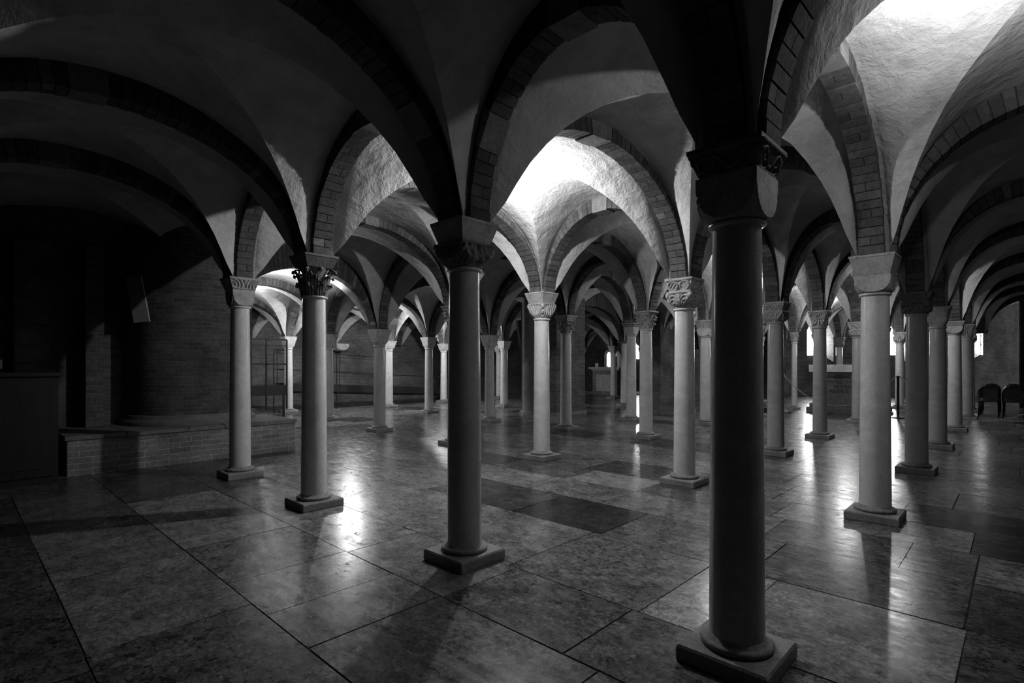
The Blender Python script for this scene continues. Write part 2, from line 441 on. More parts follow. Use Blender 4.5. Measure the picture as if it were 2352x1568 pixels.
def frustum(m, h0, h1, z0, z1, pat=None, depth=.008, nx=22, nz=12, bulge=0, wob=0, mi=0, ph=0., tilt=0):
    """square block, half width h0 at z0 and h1 at z1"""
    if not pat: nx, nz = 4, 4
    for side in range(4):
        ca, sa = math.cos(side*PI/2), math.sin(side*PI/2); vs = []
        for b in range(nz+1):
            y = b/nz; z = z0+(z1-z0)*y; h = h0+(h1-h0)*y+bulge*math.sin(PI*y)
            for a in range(nx+1):
                x = -1+2*a/nx
                d = 0
                if pat:
                    fade = min(1, (1-abs(x))*8, 1); d = depth*relief(pat, x*.98, y, ph+side*1.7)*max(fade, 0)
                X, Y = h+d, h*x
                if wob: X += wob*math.sin(x*5+y*4+side*2)
                vs.append((X*ca-Y*sa, X*sa+Y*ca, z))
        fs = [(b*(nx+1)+a, b*(nx+1)+a+1, (b+1)*(nx+1)+a+1, (b+1)*(nx+1)+a) for b in range(nz) for a in range(nx)]
        m.add(vs, fs, None, mi, bool(pat))
    m.add([(-h1, -h1, z1), (h1, -h1, z1), (h1, h1, z1), (-h1, h1, z1), (-h0, -h0, z0), (h0, -h0, z0), (h0, h0, z0), (-h0, h0, z0)],
          [(0, 1, 2, 3), (7, 6, 5, 4)], None, mi)
def superblock(m, r0, h, z0, z1, kind='cushion', pat=None, depth=.01, n=64, nz=18):
    """round neck growing into a square top; lunette faces where ball meets cube"""
    vs = []; H = z1-z0
    for b in range(nz+1):
        y = b/nz; z = z0+H*y
        for a in range(n):
            th = 2*PI*a/n; c, s_ = abs(math.cos(th)), abs(math.sin(th)); sq = h/max(c, s_)
            if kind == 'cushion':
                k = min(1, (y/.78)); ball = r0+(h*1.415-r0)*math.sqrt(max(0, 1-(1-k)**2))
                r = min(sq, ball) if sq < ball else ball-.007*min(1, (sq-ball)/.004)
            elif kind == 'wedge':
                hh = r0*.98+(h-r0*.98)*y; sq2 = hh/max(c, s_); rr = r0+(h*1.25-r0)*y; k = min(1, y*3.5)
                r = r0*(1-k)+min(sq2, max(r0, hh*1.36))*k
            else:  # carved bulb
                k = math.sin(min(1, y*1.25)*PI/2); ball = r0+(h*1.33-r0)*k; r = min(sq*(.98+.04*math.sin(y*PI)), ball)
            if pat:
                fx = math.tan(((th+PI/4) % (PI/2))-PI/4)
                r += depth*relief(pat, fx, y, (th//(PI/2)))*min(1, y*6)
            vs.append((r*math.cos(th), r*math.sin(th), z))
    fs = [(b*n+a, b*n+(a+1) % n, (b+1)*n+(a+1) % n, (b+1)*n+a) for b in range(nz) for a in range(n)]
    m.add(vs, fs, None, 0, False if kind in ('cushion', 'wedge') and not pat else True)
    m.add(vs[-n:], [tuple(range(n))])
def leaf(m, ang, z0, hgt, r0, r1, wid, curl, nu=12, nv=18):
    """acanthus leaf standing against the bell and curling out at the tip"""
    vs = []; ca, sa = math.cos(ang), math.sin(ang)
    for b in range(nv+1):
        y = b/nv
        if y < .72: k = y/.72; r = r0+(r1-r0)*k*k+.012; z = z0+hgt*k*.98
        else:
            k = (y-.72)/.28; aa = k*PI*.85
            r = r1+.012+curl*math.sin(aa*.6)*1.1; z = z0+hgt*.98+curl*.6*math.sin(aa)-curl*.5*k
        wv = wid*(.75+.35*math.sin(min(y, .72)/.72*PI*.8))*(1-.75*max(0, (y-.6)/.4)**1.5)
        wv *= 1+.13*math.sin(y*26)
        for a in range(nu+1):
            x = -1+2*a/nu; rr = r+.006-.004*x*x+.0065*math.cos(x*PI*3)
            zz = z-.018*abs(x)*math.sin(min(1, y*1.2)*PI/2)+.004*math.sin(y*30)*abs(x)
            t = ang+wv*x/max(rr, .05)
            vs.append((rr*math.cos(t), rr*math.sin(t), zz))
    fs = [(b*(nu+1)+a, b*(nu+1)+a+1, (b+1)*(nu+1)+a+1, (b+1)*(nu+1)+a) for b in range(nv) for a in range(nu)]
    m.add(vs, fs, None, 0, True)
    o = [(p[0]*.95, p[1]*.95, p[2]-.004) for p in vs]
    m.add(o, [tuple(reversed(f)) for f in fs], None, 0, True)
def cap_leaf(m, r0, h, z0, z1, rough=0.):
    H = z1-z0
    m.lathe([(r0*.95, z0), (r0, z0+.1*H), (r0*.98, z0+.5*H), (r0*1.04, z0+.78*H), (h*.95, z1)], 32)
    for k in range(8): leaf(m, k*PI/4, z0, H*.42, r0*1.0, r0*1.24, .042, .03)
    for k in range(8): leaf(m, k*PI/4+PI/8, z0+H*.15, H*.56, r0*1.04, r0*1.32, .042, .032)
    for k in range(4):
        leaf(m, k*PI/2+PI/4, z0+H*.4, H*.5, r0*1.2, h*1.12, .04, .035)
        ca, sa = math.cos(k*PI/2+PI/4), math.sin(k*PI/2+PI/4)
        sp = []
        for t in range(15):
            a = t*.55; rr = .035*(1-t/17); sp.append(((h*1.14+rr*math.cos(a))*ca, (h*1.14+rr*math.cos(a))*sa, z1-.045+rr*math.sin(a)))
        m.tube(sp, .011, 6)
    for k in range(4):                      # middle flower of each face
        ca, sa = math.cos(k*PI/2), math.sin(k*PI/2)
        m.lathe([(.001, z1-.05), (.018, z1-.035), (.024, z1-.012), (.012, z1)], 8, (h*.98*ca, h*.98*sa))
PITCHSTYLE = {
 # style: capital kind, z of necking, z of the joint between capital and impost (camera heights)
 'A': dict(cap='cushion', zn=1.473, zj=1.622, imp='scroll', hi=.120, hc=.100, capm='cap', impm='capd', shaft='shaft2', desc='plain cushion capital under a dark carved block'),
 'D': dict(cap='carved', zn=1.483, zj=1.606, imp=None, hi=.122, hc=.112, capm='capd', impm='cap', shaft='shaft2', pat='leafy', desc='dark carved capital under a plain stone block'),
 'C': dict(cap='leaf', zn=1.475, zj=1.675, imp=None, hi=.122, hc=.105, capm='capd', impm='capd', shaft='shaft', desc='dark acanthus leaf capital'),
 'B': dict(cap='cushion', zn=1.51, zj=1.66, imp='stripes', hi=.125, hc=.092, capm='cap', impm='cap', shaft='shaft', desc='small cushion capital and swirl carved block'),
 'E': dict(cap='carved', zn=1.475, zj=1.635, imp=None, hi=.125, hc=.105, capm='cap', impm='cap', shaft='shaft', pat='stripes', desc='feather carved capital with corner heads'),
 'H': dict(cap='carved', zn=1.46, zj=1.60, imp='roundel', hi=.118, hc=.108, capm='cap', impm='cap', shaft='shaft', pat='fan', desc='capital and block carved with roundels'),
 'G': dict(cap='cushion', zn=1.455, zj=1.565, imp=None, hi=.122, hc=.098, capm='cap', impm='cap', shaft='shaft', desc='cushion capital under a rough plain block'),
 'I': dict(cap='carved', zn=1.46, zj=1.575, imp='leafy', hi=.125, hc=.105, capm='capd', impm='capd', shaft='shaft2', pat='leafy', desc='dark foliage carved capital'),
 'K': dict(cap='wedge', zn=1.44, zj=1.66, imp=None, hi=.125, hc=.120, capm='cap', impm='cap', shaft='shaft2', desc='plain wedge shaped capital'),
 'L': dict(cap='carved', zn=1.50, zj=1.62, imp='roundel', hi=.118, hc=.085, capm='cap', impm='cap', shaft='shaft2', pat='leafy', desc='small worn carved capital and block'),
 'J': dict(cap='carved', zn=1.46, zj=1.58, imp='scroll', hi=.125, hc=.11, capm='cap', impm='cap', shaft='shaft2', pat='scroll', desc='low carved capital and vine carved block'),
 'F': dict(cap='leaf', zn=1.47, zj=1.655, imp='leafy', hi=.122, hc=.10, capm='cap', impm='cap', shaft='shaft', desc='pale leaf capital'),
 'W': dict(cap='cushion', zn=1.45, zj=1.585, imp='stripes', hi=.125, hc=.1, capm='capw', impm='cap', shaft='shaft', desc='white double lobed cushion capital'),
 'S': dict(cap='wedge', zn=1.27, zj=1.47, imp=None, hi=.125, hc=.118, capm='cap', impm='cap', shaft='shaft2', desc='plain wedge capital'),
 'T': dict(cap='wedge', zn=1.32, zj=1.50, imp=None, hi=.125, hc=.118, capm='capw', impm='capw', shaft='shaft', desc='pale wedge capital'),
}
protos = {}
def column_parts(root, st, topz):
    P = PITCHSTYLE[st]; zt = topz*S; zn = P['zn']*S; zj = min(P['zj'], topz-.03)*S
    rb, rt = .133, .116
    m = MB(); hs = .15*S*.98
    b = .012; z1 = .083
    # plinth with softened top edge
    for (h0, h1, za, zb) in ((hs-.004, hs, -.002, .012), (hs, hs, .012, z1-b), (hs, hs-b*.7, z1-b, z1)):
        vs = [(-h0, -h0, za), (h0, -h0, za), (h0, h0, za), (-h0, h0, za), (-h1, -h1, zb), (h1, -h1, zb), (h1, h1, zb), (-h1, h1, zb)]
        m.add(vs, [(0, 1, 5, 4), (1, 2, 6, 5), (2, 3, 7, 6), (3, 0, 4, 7)])
    h1 = hs-b*.7; m.add([(-h1, -h1, z1), (h1, -h1, z1), (h1, h1, z1), (-h1, h1, z1)], [(0, 1, 2, 3)])
    m.build('plinth', M['plinth'], root)
    m = MB(); R = rb+.042; prof = [(R-.012, z1-.004)]
    for k in range(9): a = -PI/2+PI*k/8; prof.append((R-.016+.018*math.cos(a), z1+.018+.018*math.sin(a)))
    prof += [(rb+.012, z1+.038), (rb+.004, z1+.055), (rb-.01, z1+.06)]
    m.lathe(prof, 40); m.build('base_ring', M['plinth'], root)
    m = MB(); prof = []
    za = z1+.04
    for k in range(13):
        y = k/12; r = rb+(rt-rb)*(y**1.25); prof.append((r, za+(zn-.012-za)*y))
    m.lathe(prof, 48); m.build('shaft', M[P['shaft']], root)
    m = MB(); prof = [(rt*.9, zn-.03)]; prof.append((rt+.002, zn-.026))
    for k in range(9): a = -PI/2+PI*k/8; prof.append((rt+.004+.017*math.cos(a), zn-.009+.015*math.sin(a)))
    prof += [(rt*.9, zn+.008)]
    m.lathe(prof, 40); m.build('necking', M[P['shaft']], root)
    m = MB(); hc = P['hc']*S; hi = P['hi']*S
    if P['cap'] == 'leaf': cap_leaf(m, rt*.98, hc, zn, zj)
    elif P['cap'] == 'carved':
        superblock(m, rt*1.02, hc, zn, zj, 'bulb', P['pat'], .019, 144, 34)
        if st in ('H', 'E', 'I'):
            for k in range(4):
                a = k*PI/2+PI/4; rr = hc*1.3
                m.lathe([(.001, zj-.085), (.02, zj-.075), (.03, zj-.05), (.026, zj-.025), (.001, zj-.01)], 10, (rr*math.cos(a), rr*math.sin(a)))
    else: superblock(m, rt*1.02, hc, zn, zj, P['cap'], None, 0, 160 if P['cap'] == 'cushion' else 64, 44)
    m.build('capital', M[P['capm']], root)
    m = MB(); lip = .022
    h0 = hi*.76 if P['cap'] != 'wedge' else hc
    if P['cap'] == 'wedge': frustum(m, hc, hi, zj, zt-.012)
    else: frustum(m, h0, hi, zj, zt-lip, P['imp'], .015, 60 if P['imp'] else 4, 26 if P['imp'] else 4)
    frustum(m, hi+.003, hi+.004, zt-(lip if P['cap'] != 'wedge' else .012), zt)
    o = m.build('impost', M[P['impm']], root)
    if P['impm'] != P['capm']: o['label'] = 'impost block of a different stone'
STY = {(0,0):'A',(0,1):'D',(0,2):'C',(0,3):'B',(1,0):'G',(1,1):'H',(1,2):'E',(1,3):'F',(2,0):'I',(2,1):'J',(2,2):'F',(2,3):'F',
 (3,0):'K',(3,1):'L',(3,2):'W',(3,3):'B',(4,0):'G',(4,1):'J',(5,2):'F',(6,1):'E',(7,2):'I',(5,1):'G',(4,2):'D',(4,3):'F',(4,4):'B',(1,4):'S',(2,4):'S',(5,5):'T',(1,6):'T',
 (2,5):'T',(3,5):'T',(2,6):'T',(1,5):'S',(5,0):'L',(6,0):'H',(6,2):'L'}
LAB = {(0,0):'nearest marble column, thick dark shaft with cushion capital under a dark carved block, at right',
 (0,1):'dark marble column left of centre, capital in near black shade below a pale plain block',
 (0,2):'marble column with dark acanthus leaf capital, before the lit side aisle',
 (0,3):'marble column with swirl carved block standing before the round brick pier and bench',
 (1,0):'marble column with rough plain block on cushion capital, right of the nearest column',
 (1,1):'pale marble column with roundel carved capital just left of the nearest dark column',
 (1,2):'pale marble column with feather carved capital standing before the square brick pier',
 (1,3):'marble column in the second row hidden behind the dark centre column',
 (2,0):'marble column with dark foliage capital on a chipped plinth near the chain post',
 (2,1):'marble column peeping out just right of the nearest dark column',
 (2,2):'thin marble column standing right of the bright slit window in the distance',
 (2,3):'slender marble column with small leaf capital in front of the square brick pier',
 (3,0):'grey marble column with plain wedge capital, right of the chipped plinth column',
 (3,1):'slim marble column standing in front of the left end of the main altar',
 (3,2):'thin marble column with white lobed capital half hidden by the nearest column',
 (3,3):'marble column standing left of the bright slit window in the distance',
 (4,0):'marble column with block capital where the right-hand chain hangs lowest',
 (4,1):'marble column in front of the right part of the main altar',
 (4,4):'dark slender column right of the small side altar',
 (5,5):'thin column standing before the middle of the small side altar',
 (5,2):'thin old column with tall white leaf capital left of the main altar',
 (6,1):'pale worn column on a large round base by the chain post and bright window',
 (7,2):'short looking column rising behind the main altar slab',
 (1,4):'grey column with plain wedge capital alone between leaf capital column and dark centre column',
 (2,4):'grey wedge capital column directly right of the dark centre column',
 (2,5):'column with pale wedge capital on square plinth before the ramp railing',
 (1,5):'thin column mostly hidden behind the acanthus capital column',
 (1,6):'pale wedge capital column beside the ramp gate frame',
 (2,6):'very thin lit column behind the lone grey wedge capital column',
 (3,5):'thin lit column with pale wedge capital left of the square brick pier'}
SKIP = {(0,4),(3,4),(5,4),(6,4),(7,4),(7,3),(7,0)}
ncol = 0
for i in range(-1, 8):
    for j in range(-1, 7):
        if (i, j) in SKIP: continue
        if j >= 4 and (i < 1 or i > 6): continue
        if i == 7 and j not in (1, 2): continue
        u, v, t = node(i, j)
        st = STY.get((i, j)) or (rnd.choice(('G', 'J', 'F', 'K', 'L')) if j < 4 else 'T')
        e = empty('marble_column', (v*S, u*S, 0))
        key = (st, round(t, 3))
        if key in protos:
            for ch in protos[key].children:
                c = ch.copy(); col.objects.link(c); c.parent = e
        else: column_parts(e, st, t); protos[key] = e
        lab = LAB.get((i, j)) or 'marble column with %s in the %s, %s' % (PITCHSTYLE[st]['desc'].split(' under')[0].split(' with')[0], ROW[i], FILE[j])
        if (i, j) == (5, 2): e.scale = (.66, .66, 1)
        tag(e, lab, 'column', 'marble columns of the crypt')
        ncol += 1

# ------------------------------ floor --------------------------------------
def build_floor():
    m = MB(); r = random.Random(21); tone = []; vein = []; seed = []
    m.add([(-5*S, -5*S, -.006), (21*S, -5*S, -.006), (21*S, 15*S, -.006), (-5*S, 15*S, -.006)], [(0, 1, 2, 3)], None, 1)
    tone.append(.03); vein.append(0); seed.append(0)
    def slab(v0, v1, u0, u1, tn, vn, sd, g=.0045):
        x0, x1, y0, y1 = v0*S+g, v1*S-g, u0*S+g, u1*S-g
        tx, ty = r.uniform(-.0012, .0012), r.uniform(-.0012, .0012); cx, cy = (x0+x1)/2, (y0+y1)/2
        j = lambda: r.uniform(-.0035, .0035)
        top = [(x+j(), y+j(), (x-cx)*tx+(y-cy)*ty) for x, y in ((x0, y0), (x1, y0), (x1, y1), (x0, y1))]
        bot = [(p[0], p[1], -.008) for p in top]
        m.add(top+bot, [(0, 1, 2, 3), (4, 5, 1, 0), (5, 6, 2, 1), (6, 7, 3, 2), (7, 4, 0, 3)], None, 0)
        for _ in range(5): tone.append(tn); vein.append(vn); seed.append(sd)
    vv = [-3., -2.45, -1.85, -1.3, -.8, -.25, .32, .87, 1.46, 1.92, 2.64, 3.22, 3.72, 4.2]
    st = [.6, .55, .62, .5, .58]
    while vv[-1] < 19.5: vv.append(vv[-1]+st[len(vv) % 5])
    # laid stones: row start -> (start u, [(end u, tone, veining), ...])
    LAID = {5: (.2, [(1.2, .12, 1), (2.2, .1, 1), (3.1, .09, 1), (4.2, .1, 1), (5.5, .09, 1)]),
      6: (.4, [(1.5, .16, 1), (2.33, .13, 1), (3.2, .2, .5), (4.17, .19, .4), (5.3, .14, .6), (6.1, .12, .8)]),
      7: (.2, [(1.0, .2, .8), (1.82, .18, .9), (2.18, .2, .7), (2.62, .19, 1), (3.27, .19, 1), (4.65, .26, .4), (5.9, .09, .6)]),
      8: (.3, [(1.15, .17, 1), (1.8, .16, 1), (2.6, .26, .5), (3.5, .28, .8), (4.6, .2, .5), (5.9, .1, .5)]),
      9: (-.9, [(.15, .09, 1), (.82, .27, .6), (1.12, .42, 1), (1.85, .21, .9), (2.75, .24, .6), (3.7, .25, .8), (4.8, .16, .6), (5.9, .2, .5)]),
      10: (-.9, [(.16, .07, 1), (.95, .10, 1), (1.8, .16, 1), (2.52, .045, .6), (3.45, .08, .7), (4.3, .26, .6), (5.9, .15, .6)]),
      11: (-.9, [(.16, .2, .8), (.44, .17, 1), (1.1, .11, 1), (2.2, .22, .7), (2.9, .2, .6), (3.6, .26, .4)]),
      12: (-.9, [(.2, .045, .8), (1.2, .22, .8), (2.2, .12, .7), (2.9, .32, .3), (3.8, .13, .6)])}
    for k in range(len(vv)-1):
        u = -3.2-r.uniform(0, .8); lay = LAID.get(k)
        while u < 13.2:
            ln = r.uniform(.55, 1.2); a, b = u, u+ln
            if lay and a < lay[0] < b+.3: b = lay[0]
            tn = r.choice((.14, .17, .19, .21, .23, .26)); vn = r.choice((.5, .7, 1))
            if r.random() < .13: tn = r.uniform(.06, .09)
            slab(vv[k], vv[k+1], a, b, tn, vn, r.random()); u = b
            if lay and abs(u-lay[0]) < 1e-6:
                for (ub, tn, vn) in lay[1]: slab(vv[k], vv[k+1], u, ub, tn, vn, r.random()); u = ub
                lay = None
    m.tone = tone; m.at = {'vein': vein, 'seed': seed}
    return tag(m.build('floor', [M['floor'], M['grout']]), kind='structure')
build_floor()

# ------------------------------ walls --------------------------------------
HT = 2.75
def wallbox(name, v0, v1, u0, u1, z0=0, z1=HT, m='wall'):
    b = MB(); b.box((v0*S, u0*S, z0*S), (v1*S, u1*S, z1*S)); return tag(b.build(name, M[m]), kind='structure')
wallbox('wall_south', -3.1, 17.2, -3.0, -2.7)
wallbox('wall_back', -3.1, -2.8, -3.0, 7.2)
wallbox('wall_north', 2.1, 21., 13.0, 13.4)
wallbox('wall_left', -3.1, 2.45, 7.09, 13.0)          # solid masonry left of the hall
wallbox('wall_partition', 12.35, 17.2, 6.6, 7.2)     # between hall and side chapel
wallbox('wall_east', 17.0, 17.6, -3.0, .05)
wallbox('wall_east', 17.0, 17.6, 5.5, 7.75)
wallbox('wall_east', 16.8, 17.6, 12.2, 13.3)

def curved_wall(name, cv, cu, R, z1, wins, a0=-90, a1=90, seg=6):
    """apse wall round centre (cv,cu) opening to -v. wins: list of (angle, half width deg, sill, spring, top)"""
    m = MB(); a = a0
    angs = []
    while a <= a1+1e-6: angs.append(a); a += 3
    for w in wins: angs += [w[0]-w[1], w[0]+w[1], w[0]-w[1]*.6, w[0]+w[1]*.6, w[0]]
    angs = sorted(set(round(x, 3) for x in angs)); T = .35
    P = lambda an, r, z: ((cv+r*math.cos(math.radians(an)))*S, (cu+r*math.sin(math.radians(an)))*S, z*S)
    for k in range(len(angs)-1):
        x0, x1 = angs[k], angs[k+1]; mid = (x0+x1)/2
        w = next((w for w in wins if abs(mid-w[0]) < w[1]), None)
        U0, U1 = math.radians(x0)*R*S, math.radians(x1)*R*S
        def quad(za0, za1, zb0, zb1):
            m.add([P(x0, R, za0), P(x1, R, za1), P(x1, R, zb1), P(x0, R, zb0)], [(3, 2, 1, 0)], [[(U0, zb0*S), (U1, zb1*S), (U1, za1*S), (U0, za0*S)]])
        if not w: quad(0, 0, z1, z1); continue
        an, hw, sill, spr, top = w
        f = lambda x: spr+(top-spr)*math.sqrt(max(0, 1-((x-an)/hw)**2))
        quad(0, 0, sill, sill); quad(f(x0), f(x1), z1, z1)
        # splayed soffit and stepped sill
        s = .62; y0, y1 = an+(x0-an)*s, an+(x1-an)*s
        m.add([P(x0, R, f(x0)), P(x1, R, f(x1)), P(y1, R+T, f(x1)-.03), P(y0, R+T, f(x0)-.03)], [(0, 1, 2, 3)], [[(U0, 0), (U1, 0), (U1, T*S), (U0, T*S)]])
        for q in range(5):
            ra, rb_ = R+T*q/5, R+T*(q+1)/5; za, zb = sill+.045*q, sill+.045*(q+1)
            sa, sb = 1-(1-s)*q/5, 1-(1-s)*(q+1)/5
            g = lambda x, sx: an+(x-an)*sx
            m.add([P(g(x0, sa), ra, za), P(g(x1, sa), ra, za), P(g(x1, sb), rb_, za), P(g(x0, sb), rb_, za), P(g(x1, sb), rb_, zb), P(g(x0, sb), rb_, zb)],
                  [(0, 3, 2, 1), (3, 5, 4, 2)], [[(U0, 0), (U0, .06), (U1, .06), (U1, 0)], [(U0, 0), (U0, .06), (U1, .06), (U1, 0)]])
        for (xx, sgn) in ((an-hw, 1), (an+hw, -1)):
            if abs(x0-xx) < .01 or abs(x1-xx) < .01:
                yy = an+(xx-an)*s
                pts = [P(xx, R, sill), P(yy, R+T, sill+.225), P(yy, R+T, f(xx)-.03), P(xx, R, f(xx))]
                m.add(pts, [(0, 1, 2, 3)], [[(0, sill*S), (.5, sill*S), (.5, spr*S), (0, spr*S)]])
    o = tag(m.build(name, M['wall']), kind='structure')
    return o
WN = [0]
def window(cv, cu, R, w, leaded=False, inner=.0):
    an, hw, sill, spr, top = w; WN[0] += 1
    T = .36; s = .62; hwr = math.radians(hw*s)*(R+T); a = math.radians(an)
    c = Vector(((cv+(R+T)*math.cos(a))*S, (cu+(R+T)*math.sin(a))*S, 0)); tdir = Vector((-math.sin(a), math.cos(a), 0)); nd = Vector((math.cos(a), math.sin(a), 0))
    e = empty('window_%d' % WN[0], c); tag(e, kind='structure')
    def outline(h, off):
        pts = [(-h, sill+.225), (h, sill+.225)]
        for k in range(13): t = PI*k/12; pts.append((h*math.cos(t), spr-.03+(top-spr)*math.sin(t)*h/hwr))
        return [tdir*x*S+nd*off+Vector((0, 0, z*S)) for x, z in pts], [(x*S, z*S) for x, z in pts]
    g = hwr*.78; v, uv = outline(g, .01)
    m = MB(); m.add(v, [tuple(range(len(v)))], [uv]); m.build('window_pane', M['glassl'] if leaded else M['glass'], e)
    v1, uv1 = outline(hwr*1.02, .0); v0, uv0 = outline(g, .0); n = len(v1)
    m = MB(); m.add(v1+v0, [(k, (k+1) % n, n+(k+1) % n, n+k) for k in range(n)], [[uv1[k], uv1[(k+1) % n], uv0[(k+1) % n], uv0[k]] for k in range(n)])
    m.build('window_border', M['glassl'] if not leaded else M['lead'], e)
    m = MB()
    z = sill+.3
    while z < top-.08: m.bar(c*0+tdir*(-g*S)+nd*-.01+Vector((0, 0, z*S)), tdir*(g*S)+nd*-.01+Vector((0, 0, z*S)), .012, .012); z += .2
    m.build('window_bar', M['lead'], e)
def halfdome(cv, cu, R, z0, z1, a0=-90, a1=90):
    m = MB(); na, nb = 20, 8; vs = []; fs = []
    for b in range(nb+1):
        t = PI/2*b/nb
        for a in range(na+1):
            an = math.radians(a0+(a1-a0)*a/na); r = R*math.cos(t)
            vs.append(((cv+r*math.cos(an))*S, (cu+r*math.sin(an))*S, (z0+(z1-z0)*math.sin(t))*S))
    for b in range(nb):
        for a in range(na): fs.append((b*(na+1)+a, (b+1)*(na+1)+a, (b+1)*(na+1)+a+1, b*(na+1)+a+1))
    m.add(vs, fs, None, 0, True); tag(m.build('ceiling', M['plaster']), kind='structure')
# main apse: three windows; side chapel apse: two
AV, AU, AR = 16.9, 2.78, 2.75
w1 = [(2, 7.5, 1.06, 2.06, 2.4), (-42.5, 5.2, 1.03, 2.06, 2.33), (42, 8.5, 1.06, 2.06, 2.4)]
curved_wall('wall_apse', AV, AU, AR, 2.45, w1, -90, 90)
for w in w1: window(AV, AU, AR, w)
halfdome(AV, AU, AR, 2.45, 2.95)
BV, BU, BR = 15.95, 9.97, 2.25
w2 = [(15.5, 7, .98, 2.0, 2.2), (41, 8, .6, 1.35, 1.6)]
curved_wall('wall_chapel_apse', BV, BU, BR, 2.3, w2, -90, 90)
window(BV, BU, BR, w2[0]); window(BV, BU, BR, w2[1], True)
halfdome(BV, BU, BR, 2.3, 2.65)
# wall above the apse openings
wallbox('wall_apse_arch', 16.7, 17.0, -.1, 5.6, 2.5, HT+.3, 'wall')
wallbox('wall_chapel_arch', 16.0, 16.3, 7.0, 13.0, 2.2, HT+.3, 'wall')

# round pier and its square back, brick bench, pilasters on the left
def pier_round():
    e = empty('brick_pier', (1.92*S, 6.95*S, 0))
    m = MB(); R = .60*S; z0 = .36*S
    m.lathe([(R, z0+.15), (R, HT*S)], 48, uvr=R); m.build('pier_shaft', M['wallcap'], e)
    m = MB(); m.lathe([(R+.10, z0-.01), (R+.11, z0+.05), (R+.09, z0+.07), (R+.045, z0+.09), (R+.05, z0+.13), (R+.035, z0+.15), (R-.01, z0+.155)], 48, uvr=R)
    m.build('base_moulding', M['rough'], e)
    m = MB(); m.box((-.1*S, -.05*S, .36*S), (.66*S, .13*S, HT*S)); m.build('pier_core', M['wallcap'], e)
    m = MB(); m.box((-.1*S-.05, -.05*S-.05, z0-.01), (.66*S+.05, .13*S, z0+.13)); m.build('core_moulding', M['rough'], e)
    tag(e, 'large round brick pier with moulded foot rising from the brick bench', 'pier')
pier_round()
def pier_square():
    u, v = 6.91, 8.47; h = .46*S
    e = empty('brick_pier', (v*S, u*S, 0)); m = MB(); m.box((-h, -h, 0), (h, h, 1.6*S)); m.box((-h, -h, 1.6*S), (h, h, HT*S))
    m.build('pier_shaft', M['wallcap'], e)
    m = MB(); m.lathe([(.24, .12), (.24, HT*S)], 28, (-h, h*.45), uvr=.24); m.build('half_column', M['rough'], e)
    m = MB(); m.box((-h-.05, -h-.05, 0), (h+.05, h+.05, .1), top=(.02, .02)); m.lathe([(.28, 0), (.28, .1), (.24, .13)], 28, (-h, h*.45)); m.build('base_moulding', M['rough'], e)
    tag(e, 'big square brick pier standing in the middle distance behind pale columns', 'pier')
pier_square()
m = MB(); r = random.Random(5)
m.box((.72*S, 6.14*S, 0), (2.78*S, 7.08*S, .36*S-.06)); bo = m.build('brick_bench', M['bench'])
mm = MB(); x = .70*S
while x < 2.78*S:
    ln = r.uniform(.5, .8); x1 = min(x+ln, 2.8*S)
    mm.box((x+.003, 6.13*S-r.uniform(0, .012), .36*S-.06), (x1-.003, 7.08*S, .36*S-r.uniform(0, .008)), top=(.004, .008)); x = x1
mm.build('stone_coping', M['rough'], bo)
tag(bo, 'low brick bench with stone coping along the left wall', 'bench')
for (va, vb, ua, lab) in ((.42, .68, 6.9, 'brick pilaster with rounded face on the left wall, beside the cabinet'), (.95, 1.10, 6.86, 'narrow brick pilaster between the slot and the round pier')):
    m = MB(); m.box((va*S, ua*S, (.36*S if va > .7 else 0)), (vb*S, 7.085*S, 2.2*S)); o = m.build('brick_pilaster', M['wallcap']); tag(o, lab, 'pilaster')
m = MB(); m.box((-2.0*S, 6.75*S, 0), (.28*S, 7.08*S, .96*S)); o = m.build('masonry_ledge', M['wallcap'])
mm = MB(); mm.box((-2.0*S, 6.70*S, .96*S), (.33*S, 7.08*S, 1.04*S)); mm.build('stone_coping', M['rough'], o)
tag(o, 'projecting brick ledge with stone top behind the dark cabinet', 'ledge')
# cabinet
e = empty('wooden_cabinet', (-.1*S, 6.1*S, 0))
m = MB(); m.box((-1.1, -.30, .06), (1.1, .6, .90*S)); m.build('carcass', M['wood'], e)
for k in range(3):
    m = MB(); x0 = -1.08+.72*k; m.box((x0+.01, -.325, .10), (x0+.71, -.30, .86*S)); m.box((x0+.10, -.335, .2), (x0+.61, -.325, .8*S), top=(0, 0)); d = m.build('door', M['wood'], e)
m = MB(); m.box((-1.14, -.35, .90*S), (1.14, .6, .93*S)); m.build('top_board', M['wood'], e)
m = MB(); m.box((-1.1, -.31, 0), (1.1, .6, .06)); m.build('base_board', M['wood'], e)
tag(e, 'dark wooden cabinet against the left wall at the end of the bench', 'cabinet')
# tilted panels
def panel(v, u, zt, zb, w, tilt, rz, lab):
    e = empty('wall_panel', (v*S, u*S, (zt+zb)/2*S), rz); e.rotation_euler = (0, tilt, rz); h = (zt-zb)*S/2
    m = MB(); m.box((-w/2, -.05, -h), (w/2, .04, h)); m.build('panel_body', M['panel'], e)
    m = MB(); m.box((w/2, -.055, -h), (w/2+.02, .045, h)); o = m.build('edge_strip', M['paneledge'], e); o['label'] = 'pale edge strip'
    tag(e, lab, 'panel')
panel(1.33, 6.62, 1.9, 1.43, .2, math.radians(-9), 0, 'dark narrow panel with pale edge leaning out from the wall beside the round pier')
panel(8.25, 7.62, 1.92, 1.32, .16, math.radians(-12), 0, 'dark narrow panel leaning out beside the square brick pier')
panel(14.3, 6.5, 1.9, 1.42, .18, math.radians(-12), 0, 'small dark panel on the distant shadowed brick wall between two columns')

